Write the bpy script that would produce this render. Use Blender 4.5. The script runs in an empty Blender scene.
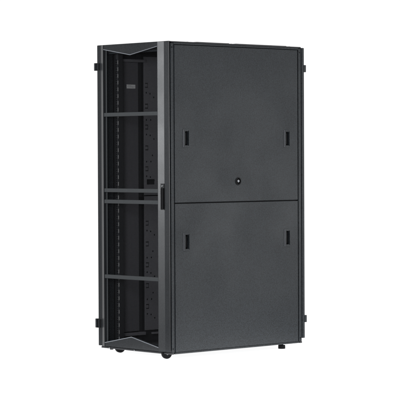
import bpy, bmesh, math, random
from mathutils import Vector, Matrix
random.seed(4)
S = bpy.context.scene
COL = S.collection
W2 = .35            # half width of the cabinet
# ------------------------------------------------------------------ materials
def metal(name, col, rough=.45, bump=.12, spec=.5, metallic=0., var=.10, scale=900.):
    m = bpy.data.materials.new(name); m.use_nodes = True
    nt = m.node_tree; N = nt.nodes; L = nt.links
    b = N['Principled BSDF']
    b.inputs['Metallic'].default_value = metallic
    b.inputs['Specular IOR Level'].default_value = spec
    tc = N.new('ShaderNodeTexCoord')
    n1 = N.new('ShaderNodeTexNoise'); n1.inputs['Scale'].default_value = scale; n1.inputs['Detail'].default_value = 2
    n2 = N.new('ShaderNodeTexNoise'); n2.inputs['Scale'].default_value = 3.2; n2.inputs['Detail'].default_value = 5
    L.new(tc.outputs['Object'], n1.inputs['Vector']); L.new(tc.outputs['Object'], n2.inputs['Vector'])
    n3 = N.new('ShaderNodeTexNoise'); n3.inputs['Scale'].default_value = 165.; n3.inputs['Detail'].default_value = 3
    L.new(tc.outputs['Object'], n3.inputs['Vector'])
    mix = N.new('ShaderNodeMix'); mix.data_type = 'RGBA'
    mix.inputs[6].default_value = tuple(c*(1-var) for c in col)+(1,)
    mix.inputs[7].default_value = tuple(c*(1+var) for c in col)+(1,)
    mr0 = N.new('ShaderNodeMapRange'); mr0.inputs['From Min'].default_value = .3; mr0.inputs['From Max'].default_value = .7
    L.new(n3.outputs['Fac'], mr0.inputs['Value'])
    L.new(mr0.outputs['Result'], mix.inputs[0]); L.new(mix.outputs[2], b.inputs['Base Color'])
    mr = N.new('ShaderNodeMapRange'); mr.inputs['From Min'].default_value = .3; mr.inputs['From Max'].default_value = .7
    mr.inputs['To Min'].default_value = rough-.05; mr.inputs['To Max'].default_value = rough+.05
    L.new(n2.outputs['Fac'], mr.inputs['Value']); L.new(mr.outputs['Result'], b.inputs['Roughness'])
    bp = N.new('ShaderNodeBump'); bp.inputs['Strength'].default_value = bump; bp.inputs['Distance'].default_value = .0006
    L.new(n1.outputs['Fac'], bp.inputs['Height']); L.new(bp.outputs['Normal'], b.inputs['Normal'])
    return m
M = dict(
    coat = metal('black_powder_coat', (.0225, .0275, .0325), .42, .6, spec=.40, var=.75),
    door = metal('door_powder_coat', (.026, .0285, .0315), .34, .2, var=.3),
    dark = metal('dark_powder_coat', (.028, .030, .034), .5, .2, var=.2),
    bar  = metal('crossbar_powder_coat', (.054, .0595, .0635), .45, .15),
    edge_highlight = metal('rolled_edge_highlight', (.20, .215, .24), .38, .05),  # paler than the door: the edge highlight is in the colour
    mesh = metal('perforated_sheet_coat', (.010, .0105, .0115), .6, .05, spec=.15),
    inner= metal('interior_powder_coat', (.115, .117, .132), .5, .15),
    tray = metal('cable_panel_coat', (.18, .183, .203), .5, .15),
    rub  = metal('black_rubber', (.005, .005, .006), .7, .1, spec=.25),
    plas = metal('black_plastic', (.006, .007, .008), .5, .05, spec=.3),
    steel= metal('bright_steel', (.36, .37, .39), .45, .02, metallic=.6),
    paper= metal('pale_label', (.90, .92, .94), .6, .0, var=.03),
    ink  = metal('unit_mark_paint', (.26, .26, .26), .6, .0, var=.03),
    lead = metal('label_print', (.55, .56, .58), .6, .0, var=.03),
)
# ------------------------------------------------------------------ mesh helpers
def box(bm, lo, hi, bev=0.):
    r = bmesh.ops.create_cube(bm, size=1.)
    vs = r['verts']
    for v in vs:
        v.co = Vector([(lo[i]+hi[i])/2 + v.co[i]*(hi[i]-lo[i]) for i in range(3)])
    if bev > 0:
        es = list({e for v in vs for e in v.link_edges})
        bmesh.ops.bevel(bm, geom=es, offset=bev, segments=2, affect='EDGES', profile=.6)
def prism(bm, pts, axis, a, b, bev=0.):
    """polygon of 2-D points swept along axis from a to b; the two other axes keep their order"""
    o = [i for i in range(3) if i != axis]
    def mk(p, t):
        c = [0, 0, 0]; c[o[0]] = p[0]; c[o[1]] = p[1]; c[axis] = t
        return bm.verts.new(c)
    A = [mk(p, a) for p in pts]; B = [mk(p, b) for p in pts]
    n = len(pts)
    fs = [bm.faces.new(A), bm.faces.new(B[::-1])]
    for i in range(n):
        fs.append(bm.faces.new((A[i], B[i], B[(i+1) % n], A[(i+1) % n])))
    bmesh.ops.recalc_face_normals(bm, faces=fs)
    if bev > 0:
        es = list({e for f in fs for e in f.edges})
        bmesh.ops.bevel(bm, geom=es, offset=bev, segments=2, affect='EDGES', profile=.6)
def cyl(bm, c, r, h, axis, seg=40, bev=0., sx=1.):
    R = {0: Matrix.Rotation(math.pi/2, 4, 'Y'), 1: Matrix.Rotation(math.pi/2, 4, 'X'), 2: Matrix.Identity(4)}[axis]
    v = bmesh.ops.create_cone(bm, cap_ends=True, segments=seg, radius1=r, radius2=r, depth=h, matrix=Matrix.Translation(c) @ R)['verts']
    if bev > 0:
        es = [e for e in {e for x in v for e in x.link_edges} if any(len(f.verts) > 4 for f in e.link_faces)]
        bmesh.ops.bevel(bm, geom=es, offset=bev, segments=3, affect='EDGES', profile=.5)
def torus(bm, c, R, r, axis, seg=40, ms=12):
    rows = []
    for i in range(seg):
        a = 2*math.pi*i/seg; row = []
        for j in range(ms):
            b = 2*math.pi*j/ms
            p = [(R+r*math.cos(b))*math.cos(a), (R+r*math.cos(b))*math.sin(a), r*math.sin(b)]
            if axis == 0: p = [p[2], p[0], p[1]]
            if axis == 1: p = [p[0], p[2], p[1]]
            row.append(bm.verts.new(Vector(c)+Vector(p)))
        rows.append(row)
    for i in range(seg):
        for j in range(ms):
            bm.faces.new((rows[i][j], rows[(i+1) % seg][j], rows[(i+1) % seg][(j+1) % ms], rows[i][(j+1) % ms]))
def tube(bm, a, b, r, seg=10):
    a = Vector(a); b = Vector(b); d = b-a
    q = d.to_track_quat('Z', 'Y').to_matrix().to_4x4()
    bmesh.ops.create_cone(bm, cap_ends=True, segments=seg, radius1=r, radius2=r, depth=d.length, matrix=Matrix.Translation((a+b)/2) @ q)
def obj(name, bm, mat, parent=None, smooth=True):
    me = bpy.data.meshes.new(name); bmesh.ops.recalc_face_normals(bm, faces=bm.faces[:]); bm.to_mesh(me); bm.free()
    me.materials.append(M[mat] if isinstance(mat, str) else mat)
    if smooth:
        me.polygons.foreach_set('use_smooth', [True]*len(me.polygons))
        me.set_sharp_from_angle(angle=math.radians(32))
    o = bpy.data.objects.new(name, me); COL.objects.link(o)
    if smooth: weighted(o)
    if parent: o.parent = parent
    return o
def weighted(o):
    w = o.modifiers.new('weighted_normals', 'WEIGHTED_NORMAL'); w.keep_sharp = True; w.weight = 100
def B(): return bmesh.new()
def cut(o, cutter_bm):
    """real holes punched with an exact boolean, then frozen into the mesh"""
    cm = bpy.data.meshes.new('c'); bmesh.ops.recalc_face_normals(cutter_bm, faces=cutter_bm.faces[:]); cutter_bm.to_mesh(cm); cutter_bm.free()
    co = bpy.data.objects.new('c', cm); COL.objects.link(co)
    o.modifiers.clear(); md = o.modifiers.new('b', 'BOOLEAN'); md.operation = 'DIFFERENCE'; md.solver = 'EXACT'; md.use_self = True; md.object = co
    dg = bpy.context.evaluated_depsgraph_get(); dg.update()
    me = bpy.data.meshes.new_from_object(o.evaluated_get(dg))
    o.modifiers.clear(); o.data = me
    bpy.data.objects.remove(co)
    me.set_sharp_from_angle(angle=math.radians(32)); weighted(o)

# ------------------------------------------------------------------ the cabinet
cab = bpy.data.objects.new('server_cabinet', None); COL.objects.link(cab)
cab['label'] = 'tall black steel server cabinet on casters with perforated front door and two stacked side panels'
cab['category'] = 'server cabinet'
ZB, ZT, D = .052, 2.050, 1.180
FLOOR = .020

# chassis: corner posts and rails
for sx in (-1, 1):
    for rear in (0, 1):
        b = B()
        if rear: pts = [(.305, D-.026), (.347, D-.026), (.347, D), (.290, D), (.290, D-.060), (.305, D-.060)]
        else: pts = [(.305, .026), (.347, .026), (.347, 0), (.290, 0), (.290, .060), (.305, .060)]
        prism(b, [(sx*x, y) for x, y in pts], 2, ZB+.012, ZT-.012, .0025)
        obj('corner_post', b, 'coat', cab)
    x0, x1 = sorted((sx*.300, sx*.3485))
    for z0, z1 in ((2.0312, 2.0412), (ZB+.001, ZB+.0115)):
        b = B(); box(b, (x0, .0265, z0), (x1, D-.0265, z1), .0015); obj('side_rail', b, 'coat', cab)
    x0, x1 = sorted((sx*.306, sx*.331))
    for z0, z1 in ((.990, 1.045), (2.000, 2.040)):
        b = B(); box(b, (x0, .0275, z0), (x1, D-.0275, z1), .002); obj('seam_light_blocker', b, 'rub', cab)  # unseen black strips added to stop light leaking through the panel seams
for y0, y1 in ((.001, .025), (D-.025, D-.001)):
    for z0, z1 in ((1.99, 2.040), (ZB+.013, .110)):
        b = B(); box(b, (-.2895, y0, z0), (.2895, y1, z1), .003); obj('cross_rail', b, 'coat', cab)
# roof
b = B()
box(b, (-.3495, .001, 2.0416), (.3495, D-.001, 2.0500), .004)
r = obj('roof', b, 'dark', cab)
b = B()
box(b, (-.285, .27, 2.0505), (.300, .56, 2.0560), .002)
obj('roof_cover_plate', b, 'dark', r)
b = B()
box(b, (-.285, .62, 2.0505), (.300, 1.09, 2.0560), .002)
obj('roof_cover_plate', b, 'dark', r)
for x in (-.27, .285):
    for y in (.04, .20, .59, 1.13):
        b = B(); cyl(b, (x, y, 2.0525), .008, .0045, 2, 18, .001); obj('roof_screw', b, 'dark', r)
# base: plinth with bottom tray
b = B()
box(b, (-.3485, -.004, ZB), (.3485, .020, ZB+.0118), .003)
box(b, (-.3485, D-.020, ZB), (.3485, D+.002, ZB+.0118), .003)
box(b, (-.2990, .0205, ZB+.002), (.2990, D-.021, ZB+.0105), .0)
box(b, (-.3325, .0300, ZB+.0125), (.3325, D-.030, ZB+.0165), 0)
base = obj('base', b, 'dark', cab)
for x in (-.262, -.012):
    b = B(); cyl(b, (x, -.006, ZB+.006), .0042, .004, 1, 16, .001); obj('base_screw', b, 'steel', base)

# ---------------- side panels (right side, seen), each with two latches
def latch(parent, yc, zc, sgn=1):
    X = W2*1.0
    b = B()
    # raised bezel as four bars around the well
    y0, y1, z0, z1 = yc-.0265, yc+.0275, zc-.060, zc+.060
    prism(b, [(y0, z0), (y1, z0), (y1, z1), (y0, z1)], 0, X+.0002, X+.0030, .0012)
    l = obj('latch', b, 'coat', parent)
    c = B(); box(c, (X-.01, yc-.0185, z0+.011), (X+.01, yc+.0205, z1-.011)); cut(l, c)
    b = B(); box(b, (X+.0002, yc-.0290, z0+.002), (X+.0036, yc-.0268, z1-.002), .0006)
    obj('latch_lip', b, 'tray', parent)
    b = B(); box(b, (X-.0195, yc-.0130, z0+.012), (X-.0170, yc+.0190, z1-.012), 0)
    obj('latch_well', b, 'rub', parent)
    b = B(); box(b, (X-.0160, yc-.0050, zc-.036), (X-.0100, yc+.0120, zc+.036), .002)
    obj('latch_slider', b, 'rub', parent)
def side_panel(z0, z1, sx, lz):
    b = B()
    xa, xb = sorted((sx*W2, sx*(W2-.0015*1)))
    # folded sheet: face plus returned edges
    yA, yB = .0300, 1.1440
    box(b, (min(sx*W2, sx*(W2-.016)), yA, z0), (max(sx*W2, sx*(W2-.016)), yB, z1), .0025)
    p = obj('side_panel', b, 'coat', cab)
    if sx > 0:
        c = B()
        for yc in (.130, 1.043):
            box(c, (W2-.05, yc-.0096, lz-.0450), (W2+.05, yc+.0180, lz+.0450))
        if z1 > 1.5:
            cyl(c, (W2, .5875, 1.152), .0225, .1, 0, 40)
        cut(p, c)
        for yc in (.130, 1.043):
            latch(p, yc, lz)
    return p
up = side_panel(1.0205, 2.0275, 1, 1.432)
up['label'] = 'upper side panel with a round key lock at its lower middle'
lo_ = side_panel(.0655, 1.0140, 1, .768)
lo_['label'] = 'lower side panel without a key lock'
ul = side_panel(1.0205, 2.0275, -1, 1.432); ll = side_panel(.0655, 1.0140, -1, .768)
# key lock in the upper panel
b = B(); torus(b, (W2+.0010, .5875, 1.152), .0225, .0036, 0)
lk = obj('lock_ring', b, 'plas', up)
b = B(); cyl(b, (W2-.009, .5875, 1.152), .0195, .012, 0, 40, .002)
obj('lock_body', b, 'rub', up)
b = B(); cyl(b, (W2+.0005, .5875, 1.153), .0085, .009, 0, 32, .0015); 
lc = obj('lock_cylinder', b, 'steel', up)
c = B(); box(c, (W2+.002, .5868, 1.148), (W2+.02, .5882, 1.158)); cut(lc, c)

# ---------------- black gasket gap between door and chassis
b = B()
for sx in (-1, 1):
    x0, x1 = sorted((sx*.300, sx*.338)); box(b, (x0, -.0115, .075), (x1, -.0008, 2.036), 0)
box(b, (-.2995, -.0115, 2.000), (.2995, -.0008, 2.036), 0)
box(b, (-.2995, -.0115, .075), (.2995, -.0008, .100), 0)
obj('door_gasket', b, 'rub', cab)

# ---------------- front door
DZ0, DZ1 = .0700, 2.0470
b = B()
prof = [(W2, -.0125), (W2, -.0165), (W2-.001, -.0175), (.3120, -.0250), (.2700, -.0430), (.2670, -.0430), (.2670, -.0125)]
prism(b, prof, 2, DZ0, DZ1)
profl = [(W2, -.0125), (W2, -.0240), (W2-.001, -.0250)]+prof[3:]
prism(b, [(-x, y) for x, y in profl], 2, DZ0, DZ1)
# top and bottom rails with the wide V edge
for s in (0, 1):
    if s == 0: pts = [(-.2665, DZ1-.001), (.2665, DZ1-.001), (.2665, 2.019), (0, 1.975), (-.2665, 2.019)]
    else: pts = [(-.2665, DZ0+.001), (.2665, DZ0+.001), (.2665, .094), (0, .146), (-.2665, .094)]
    prism(b, pts, 1, -.0400, -.0130)
door = obj('front_door', b, 'door', cab)
door.data.set_sharp_from_angle(angle=math.radians(5))
for sx in (-1, 1):
    b = B(); x0, x1 = sorted((sx*.2666, sx*.2560)); box(b, (x0, -.0225, .082), (x1, -.0196, 2.030), .0008); obj('stile_lip', b, 'bar', door)
# rolled edge of both V rails, its highlight put into a paler colour
for s in (0, 1):
    b = B()
    za, zm = (2.0185, 1.9745) if s == 0 else (.0945, .1465)
    for sx in (-1, 1):
        tube(b, (0, -.0405, zm), (sx*.2662, -.0405, za), .0026)
    obj('rolled_edge', b, 'edge_highlight', door)
# caps closing stile ends, slim top flange
b = B()
box(b, (-.3490, -.0240, 2.0473), (.3490, -.0010, 2.0500), .001)
obj('door_top_cap', b, 'dark', door)
# crossbars
for z in (1.591, 1.0963, 1.0228, .5306):
    b = B(); box(b, (-.2666, -.0405, z-.0125), (.2666, -.0225, z+.0125), .003)
    obj('crossbar', b, 'bar', door)
# perforated sheet: real hexagonal holes
def perforated(name, x0, x1, z0, z1, y, pitch, wall, mat, parent):
    R = pitch/math.sqrt(3); verts = []; faces = []; key = {}
    def sv(x, z):
        k = (round(x*2e5), round(z*2e5))
        if k not in key:
            key[k] = len(verts); verts.append((x, y, z))
        return key[k]
    r = R*(1-wall/pitch)
    cx = int((x1-x0)/pitch); rows = int((z1-z0)/(1.5*R))
    for j in range(rows+1):
        zc = z0+1.5*R*j
        for i in range(cx+(0 if j % 2 else 1)):
            xc = x0+pitch*(i+(.5 if j % 2 else 0))
            o = []; n = []
            for k in range(6):
                a = math.pi/6+k*math.pi/3
                o.append(sv(xc+R*math.cos(a), zc+R*math.sin(a)))
                n.append(len(verts)); verts.append((xc+r*math.cos(a), y, zc+r*math.sin(a)))
            for k in range(6):
                q = (k+1) % 6
                faces.append((o[k], o[q], n[q], n[k]))
    me = bpy.data.meshes.new(name); me.from_pydata(verts, [], faces); me.materials.append(M[mat])
    o = bpy.data.objects.new(name, me); COL.objects.link(o); o.parent = parent
    md = o.modifiers.new('thick', 'SOLIDIFY'); md.thickness = .0004
    return o
perforated('perforated_sheet', -.268, .268, .088, 2.022, -.0190, .0072, .0006, 'mesh', door)
# handle on the right stile
def on_bevel(u, h):       # u along the bevel from its outer edge, h out of it
    t = Vector((-.042, -.018, 0)).normalized(); n = Vector((.018*-1*-1, -.042, 0)).normalized()
    return Vector((.312, -.025, 0))+t*u+n*h
def bevel_box(bm, u0, u1, h0, h1, z0, z1, bev=.0015):
    r = bmesh.ops.create_cube(bm, size=1.); vs = r['verts']
    for v in vs:
        u = u0+(v.co.x+.5)*(u1-u0); h = h0+(v.co.y+.5)*(h1-h0); z = z0+(v.co.z+.5)*(z1-z0)
        p = on_bevel(u, h); v.co = (p.x, p.y, z)
    es = list({e for v in vs for e in v.link_edges})
    bmesh.ops.bevel(bm, geom=es, offset=bev, segments=2, affect='EDGES')
b = B(); bevel_box(b, .002, .0235, -.001, .0030, .978, 1.142)
hd = obj('handle', b, 'plas', door)
b = B(); bevel_box(b, .006, .0180, .0045, .0115, .985, 1.112, .003)
bevel_box(b, .0075, .0165, .0025, .0050, .990, 1.006, .001); bevel_box(b, .0075, .0165, .0025, .0050, 1.09, 1.108, .001)
hd2 = obj('handle_lever', b, 'rub', door)
b = B(); p = on_bevel(.0125, .005); cyl(b, (p.x, p.y, 1.128), .006, .010, 1, 24, .001)
obj('handle_key_cylinder', b, 'steel', door)
# hinges
def hinge(z0, z1, front=True):
    b = B()
    if front:
        box(b, (-.3780, -.0300, z0), (-.3505, -.0080, z1), .003)
        box(b, (-.3480, -.0310, z0+.002), (-.3220, -.0253, z1-.002), .0015)
        o = obj('hinge', b, 'plas', door)
        b = B(); cyl(b, (-.3640, -.0320, (z0+z1)/2), .0055, (z1-z0)*.9, 2, 20, .001)
        box(b, (-.3430, -.0330, z0+.006), (-.3350, -.0312, z1-.006), .0006)
        obj('hinge_pin', b, 'coat', door)
hinge(1.884, 1.934); hinge(.186, .246)

# ---------------- rear door
b = B()
RY0, RY1 = D+.004, D+.027
for sx in (-1, 1):
    x0, x1 = sorted((sx*.29, sx*W2)); box(b, (x0, RY0, .085), (x1, RY1, 2.044), .003)
for z0, z1 in ((.086, .15), (1.97, 2.035), (1.03, 1.07)):
    box(b, (-.2895, RY0+.001, z0), (.2895, RY1-.001, z1), .002)
rd = obj('rear_door', b, 'coat', cab)
perforated('perforated_sheet', -.288, .288, .152, 1.968, RY1-.006, .0125, .0025, 'dark', rd)
for z in (1.905, .215):
    b = B(); box(b, (.322, RY1-.004, z-.024), (.3530, RY1+.017, z+.024), .003)
    obj('hinge', b, 'coat', rd)
# notch of the back post top right
# ---------------- interior
def rail(sx):
    b = B()
    x0, x1 = sorted((sx*.240, sx*.285)); box(b, (x0, .062, .075), (x1, .0645, 2.00), .0)
    x0, x1 = sorted((sx*.2375, sx*.2395)); box(b, (x0, .062, .075), (x1, .100, 2.00), .0)
    o = obj('mounting_rail', b, 'dark', cab)
    c = B(); z = .115
    marks = B()
    while z < 1.97:
        for dz in (-.0159, 0, .0159):
            xx = sx*.2585
            box(c, (xx-.0048, .05, z+dz-.0048), (xx+.0048, .08, z+dz+.0048))
        xm = sx*.2418
        box(marks, (xm-.0018, .0606, z-.0125), (xm+.0042 if sx < 0 else xm+.0018, .0618, z+.0125))
        z += .04445
    cut(o, c)
    obj('unit_marks', marks, 'ink', o)
    return o
rail(-1); rail(1)
# side liner on the left: plain panel, gap, punched cable panel
b = B(); box(b, (-.303, .112, .150), (-.300, .287, 1.944), .001)
box(b, (-.303, .2872, .150), (-.318, .290, 1.944), .001)
lin = obj('inner_side_liner', b, 'inner', cab)
b = B(); box(b, (-.2995, .186, 1.770), (-.2980, .262, 1.796), .0004)
nm = obj('label_plate', b, 'paper', lin)
b = B()
for z, a, e in ((1.790, .191, .226), (1.784, .191, .257), (1.779, .191, .245), (1.774, .235, .257)):
    box(b, (-.2979, a, z-.0013), (-.2977, e, z+.0013))
obj('label_print', b, 'lead', nm)
b = B(); box(b, (-.302, .118, 1.946), (-.280, .340, 1.964), .002); obj('inner_brace', b, 'tray', cab)
b = B(); box(b, (-.302, .112, .122), (-.280, .330, .142), .002); obj('inner_brace', b, 'tray', cab)
b = B(); box(b, (-.302, .396, .122), (-.280, .600, .134), .002); obj('inner_brace', b, 'tray', cab)
for z0, z1, zs in ((1.058, 1.985, [1.794, 1.654, 1.514, 1.374, 1.234]), (.150, 1.050, [.869, .729, .589, .449, .309])):
    b = B(); box(b, (-.3030, .338, z0), (-.3000, .640, z1), .001)
    p = obj('cable_panel', b, 'tray', cab)
    c = B(); slots = B()
    for i, z in enumerate(zs):
        for yo in (0, .135):
            # D-shaped slot with a tab left in its middle
            y = .362+yo
            box(c, (-.33, y-.012, z+.010), (-.28, y+.0120, z+.016)); box(c, (-.331, y+.0095, z-.0165), (-.279, y+.0155, z+.0165))
            box(c, (-.33, y-.012, z-.0160), (-.28, y+.0120, z-.010))
            P = ((0, -.050), (.033, -.056), (.066, -.080)) if i % 2 == 0 else ((.052, -.050), (.038, -.092), (0, -.092))
            for dy, dz in P:
                if yo and dy > .05: continue
                cyl(c, (-.30, y+dy, z+dz), .0065, .1, 0, 12)
    if z0 > 1: box(c, (-.33, .362, 1.128), (-.28, .432, 1.164))
    cut(p, c)
    slots.free()
b = B(); box(b, (-.3325, .090, .075), (-.3305, .700, 2.0), 0)
obj('inner_backing_sheet', b, 'dark', cab)
b = B()
for y in (.292, .655, 1.08):
    box(b, (-.330, y, .07), (-.312, y+.036, 2.03), .002)
obj('inner_post', b, 'dark', cab)

# ---------------- casters and feet
def caster(x, y, r=.034, w=.024, ang=0.):
    t = bpy.data.objects.new('caster', None); COL.objects.link(t); t.parent = cab; t.location = (x, y, FLOOR); t.rotation_euler = (0, 0, ang)
    b = B(); cyl(b, (0, 0, r), r, w, 0, 48, .005); obj('wheel', b, 'rub', t)
    b = B(); cyl(b, (0, 0, r), .0085, w+.010, 0, 24, .002); obj('axle', b, 'steel', t)
    for s in (-1, 1):
        b = B()
        x0, x1 = sorted((s*(w/2+.0012), s*(w/2+.0035))); box(b, (x0, -.012, r-.004), (x1, .012, ZB-FLOOR-.003+.001), .0005)
        obj('fork', b, 'plas', t)
    return t
caster(.272, .022, ang=math.radians(-18))
caster(-.262, .085, .034, .030, ang=math.radians(-20))
caster(-.288, 1.06, ang=math.radians(30))
def foot(x, y, r, h):
    b = B(); cyl(b, (x, y, FLOOR+h/2), r, h, 2, 28, .002); cyl(b, (x, y, (FLOOR+h+ZB)/2), r*.45, ZB-FLOOR-h-.0004, 2, 20)
    obj('levelling_foot', b, 'rub', cab)
foot(.300, 1.035, .024, .0245)
b = B(); cyl(b, (-.300, .045, ZB-.006), .012, .0115, 2, 20, .002); obj('levelling_foot', b, 'rub', cab)
# screw heads at the corners of the frame
for z in (2.012, .088):
    for y in (.013, D-.013):
        b = B(); cyl(b, (.348, y, z), .0045, .004, 0, 16, .001); obj('frame_screw', b, 'plas', cab)

# ------------------------------------------------------------------ floor
fm = bpy.data.materials.new('glowing_white_floor'); fm.use_nodes = True
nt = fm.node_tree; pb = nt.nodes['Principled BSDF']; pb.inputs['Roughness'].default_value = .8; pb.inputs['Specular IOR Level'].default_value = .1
pb.inputs['Emission Color'].default_value = (1, 1, 1, 1); pb.inputs['Emission Strength'].default_value = .88     # glow added to the floor to wash out the cabinet's shadow
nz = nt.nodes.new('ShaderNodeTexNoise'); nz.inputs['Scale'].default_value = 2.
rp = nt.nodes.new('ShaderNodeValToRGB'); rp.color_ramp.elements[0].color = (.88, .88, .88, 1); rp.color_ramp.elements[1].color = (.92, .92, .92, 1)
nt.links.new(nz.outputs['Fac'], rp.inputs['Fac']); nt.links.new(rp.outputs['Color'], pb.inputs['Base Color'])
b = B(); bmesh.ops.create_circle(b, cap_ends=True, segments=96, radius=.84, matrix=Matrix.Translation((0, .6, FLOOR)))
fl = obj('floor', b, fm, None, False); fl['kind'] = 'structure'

# ------------------------------------------------------------------ camera
f, yaw, pit, rol = 2067.5515, .8263575, -.0211278, -.0044071
fw = Vector((-math.sin(yaw)*math.cos(pit), math.cos(yaw)*math.cos(pit), math.sin(pit)))
r0 = Vector((math.cos(yaw), math.sin(yaw), 0)); u0 = r0.cross(fw)
r2 = r0*math.cos(rol)+u0*math.sin(rol); u2 = -r0*math.sin(rol)+u0*math.cos(rol)
cd = bpy.data.cameras.new('camera'); cam = bpy.data.objects.new('camera', cd); COL.objects.link(cam)
cd.sensor_width = 36; cd.lens = f/400*36; cd.clip_end = 200
mw = Matrix((r2, u2, -fw)).transposed().to_4x4(); mw.translation = Vector((10.147386, -8.778869, 1.316297))
cam.matrix_world = mw; S.camera = cam

# ------------------------------------------------------------------ world: white studio surround, grey behind the camera
w = bpy.data.worlds.new('World'); S.world = w; w.use_nodes = True
nt = w.node_tree; N = nt.nodes; L = nt.links
bg = N['Background']
tc = N.new('ShaderNodeTexCoord'); dp = N.new('ShaderNodeVectorMath'); dp.operation = 'DOT_PRODUCT'
nm_ = N.new('ShaderNodeVectorMath'); nm_.operation = 'NORMALIZE'
L.new(tc.outputs['Generated'], nm_.inputs[0]); L.new(nm_.outputs[0], dp.inputs[0]); dp.inputs[1].default_value = (-.735, .677, 0)
mr = N.new('ShaderNodeMapRange'); mr.inputs['From Min'].default_value = .22; mr.inputs['From Max'].default_value = .62
mr.inputs['To Min'].default_value = .17; mr.inputs['To Max'].default_value = 1.06
mr.interpolation_type = 'SMOOTHSTEP'
L.new(dp.outputs['Value'], mr.inputs['Value']); L.new(mr.outputs['Result'], bg.inputs['Strength'])
bg.inputs['Color'].default_value = (1, 1, 1, 1)
# ------------------------------------------------------------------ lamps
def area(name, loc, target, sx, sy, power, col=(1, 1, 1), spread=180):
    d = bpy.data.lights.new(name, 'AREA'); d.shape = 'RECTANGLE'; d.size = sx; d.size_y = sy; d.energy = power; d.color = col
    d.spread = math.radians(spread)
    o = bpy.data.objects.new(name, d); COL.objects.link(o); o.location = loc
    o.rotation_euler = (Vector(target)-Vector(loc)).to_track_quat('-Z', 'Y').to_euler()
    return o
area('overhead_softbox', (0, .6, 5.2), (0, .6, 0), 7, 7, 150, spread=120)
area('front_softbox', (.2, -5.5, 1.75), (.3, 0, 1.35), .9, 1.7, 135, (.96, .98, 1.))
area('fill_softbox', (4.0, -5.0, 2.0), (-.2, 0, 1.2), 1.5, 1.5, 120, (1, .99, 1.))
area('side_softbox', (5.5, 4.6, .95), (.35, .7, 1.05), 2.6, .8, 95, (.96, .98, 1.))
S.view_settings.view_transform = 'Standard'; S.view_settings.look = 'None'
S.view_settings.exposure = 0; S.view_settings.gamma = 1
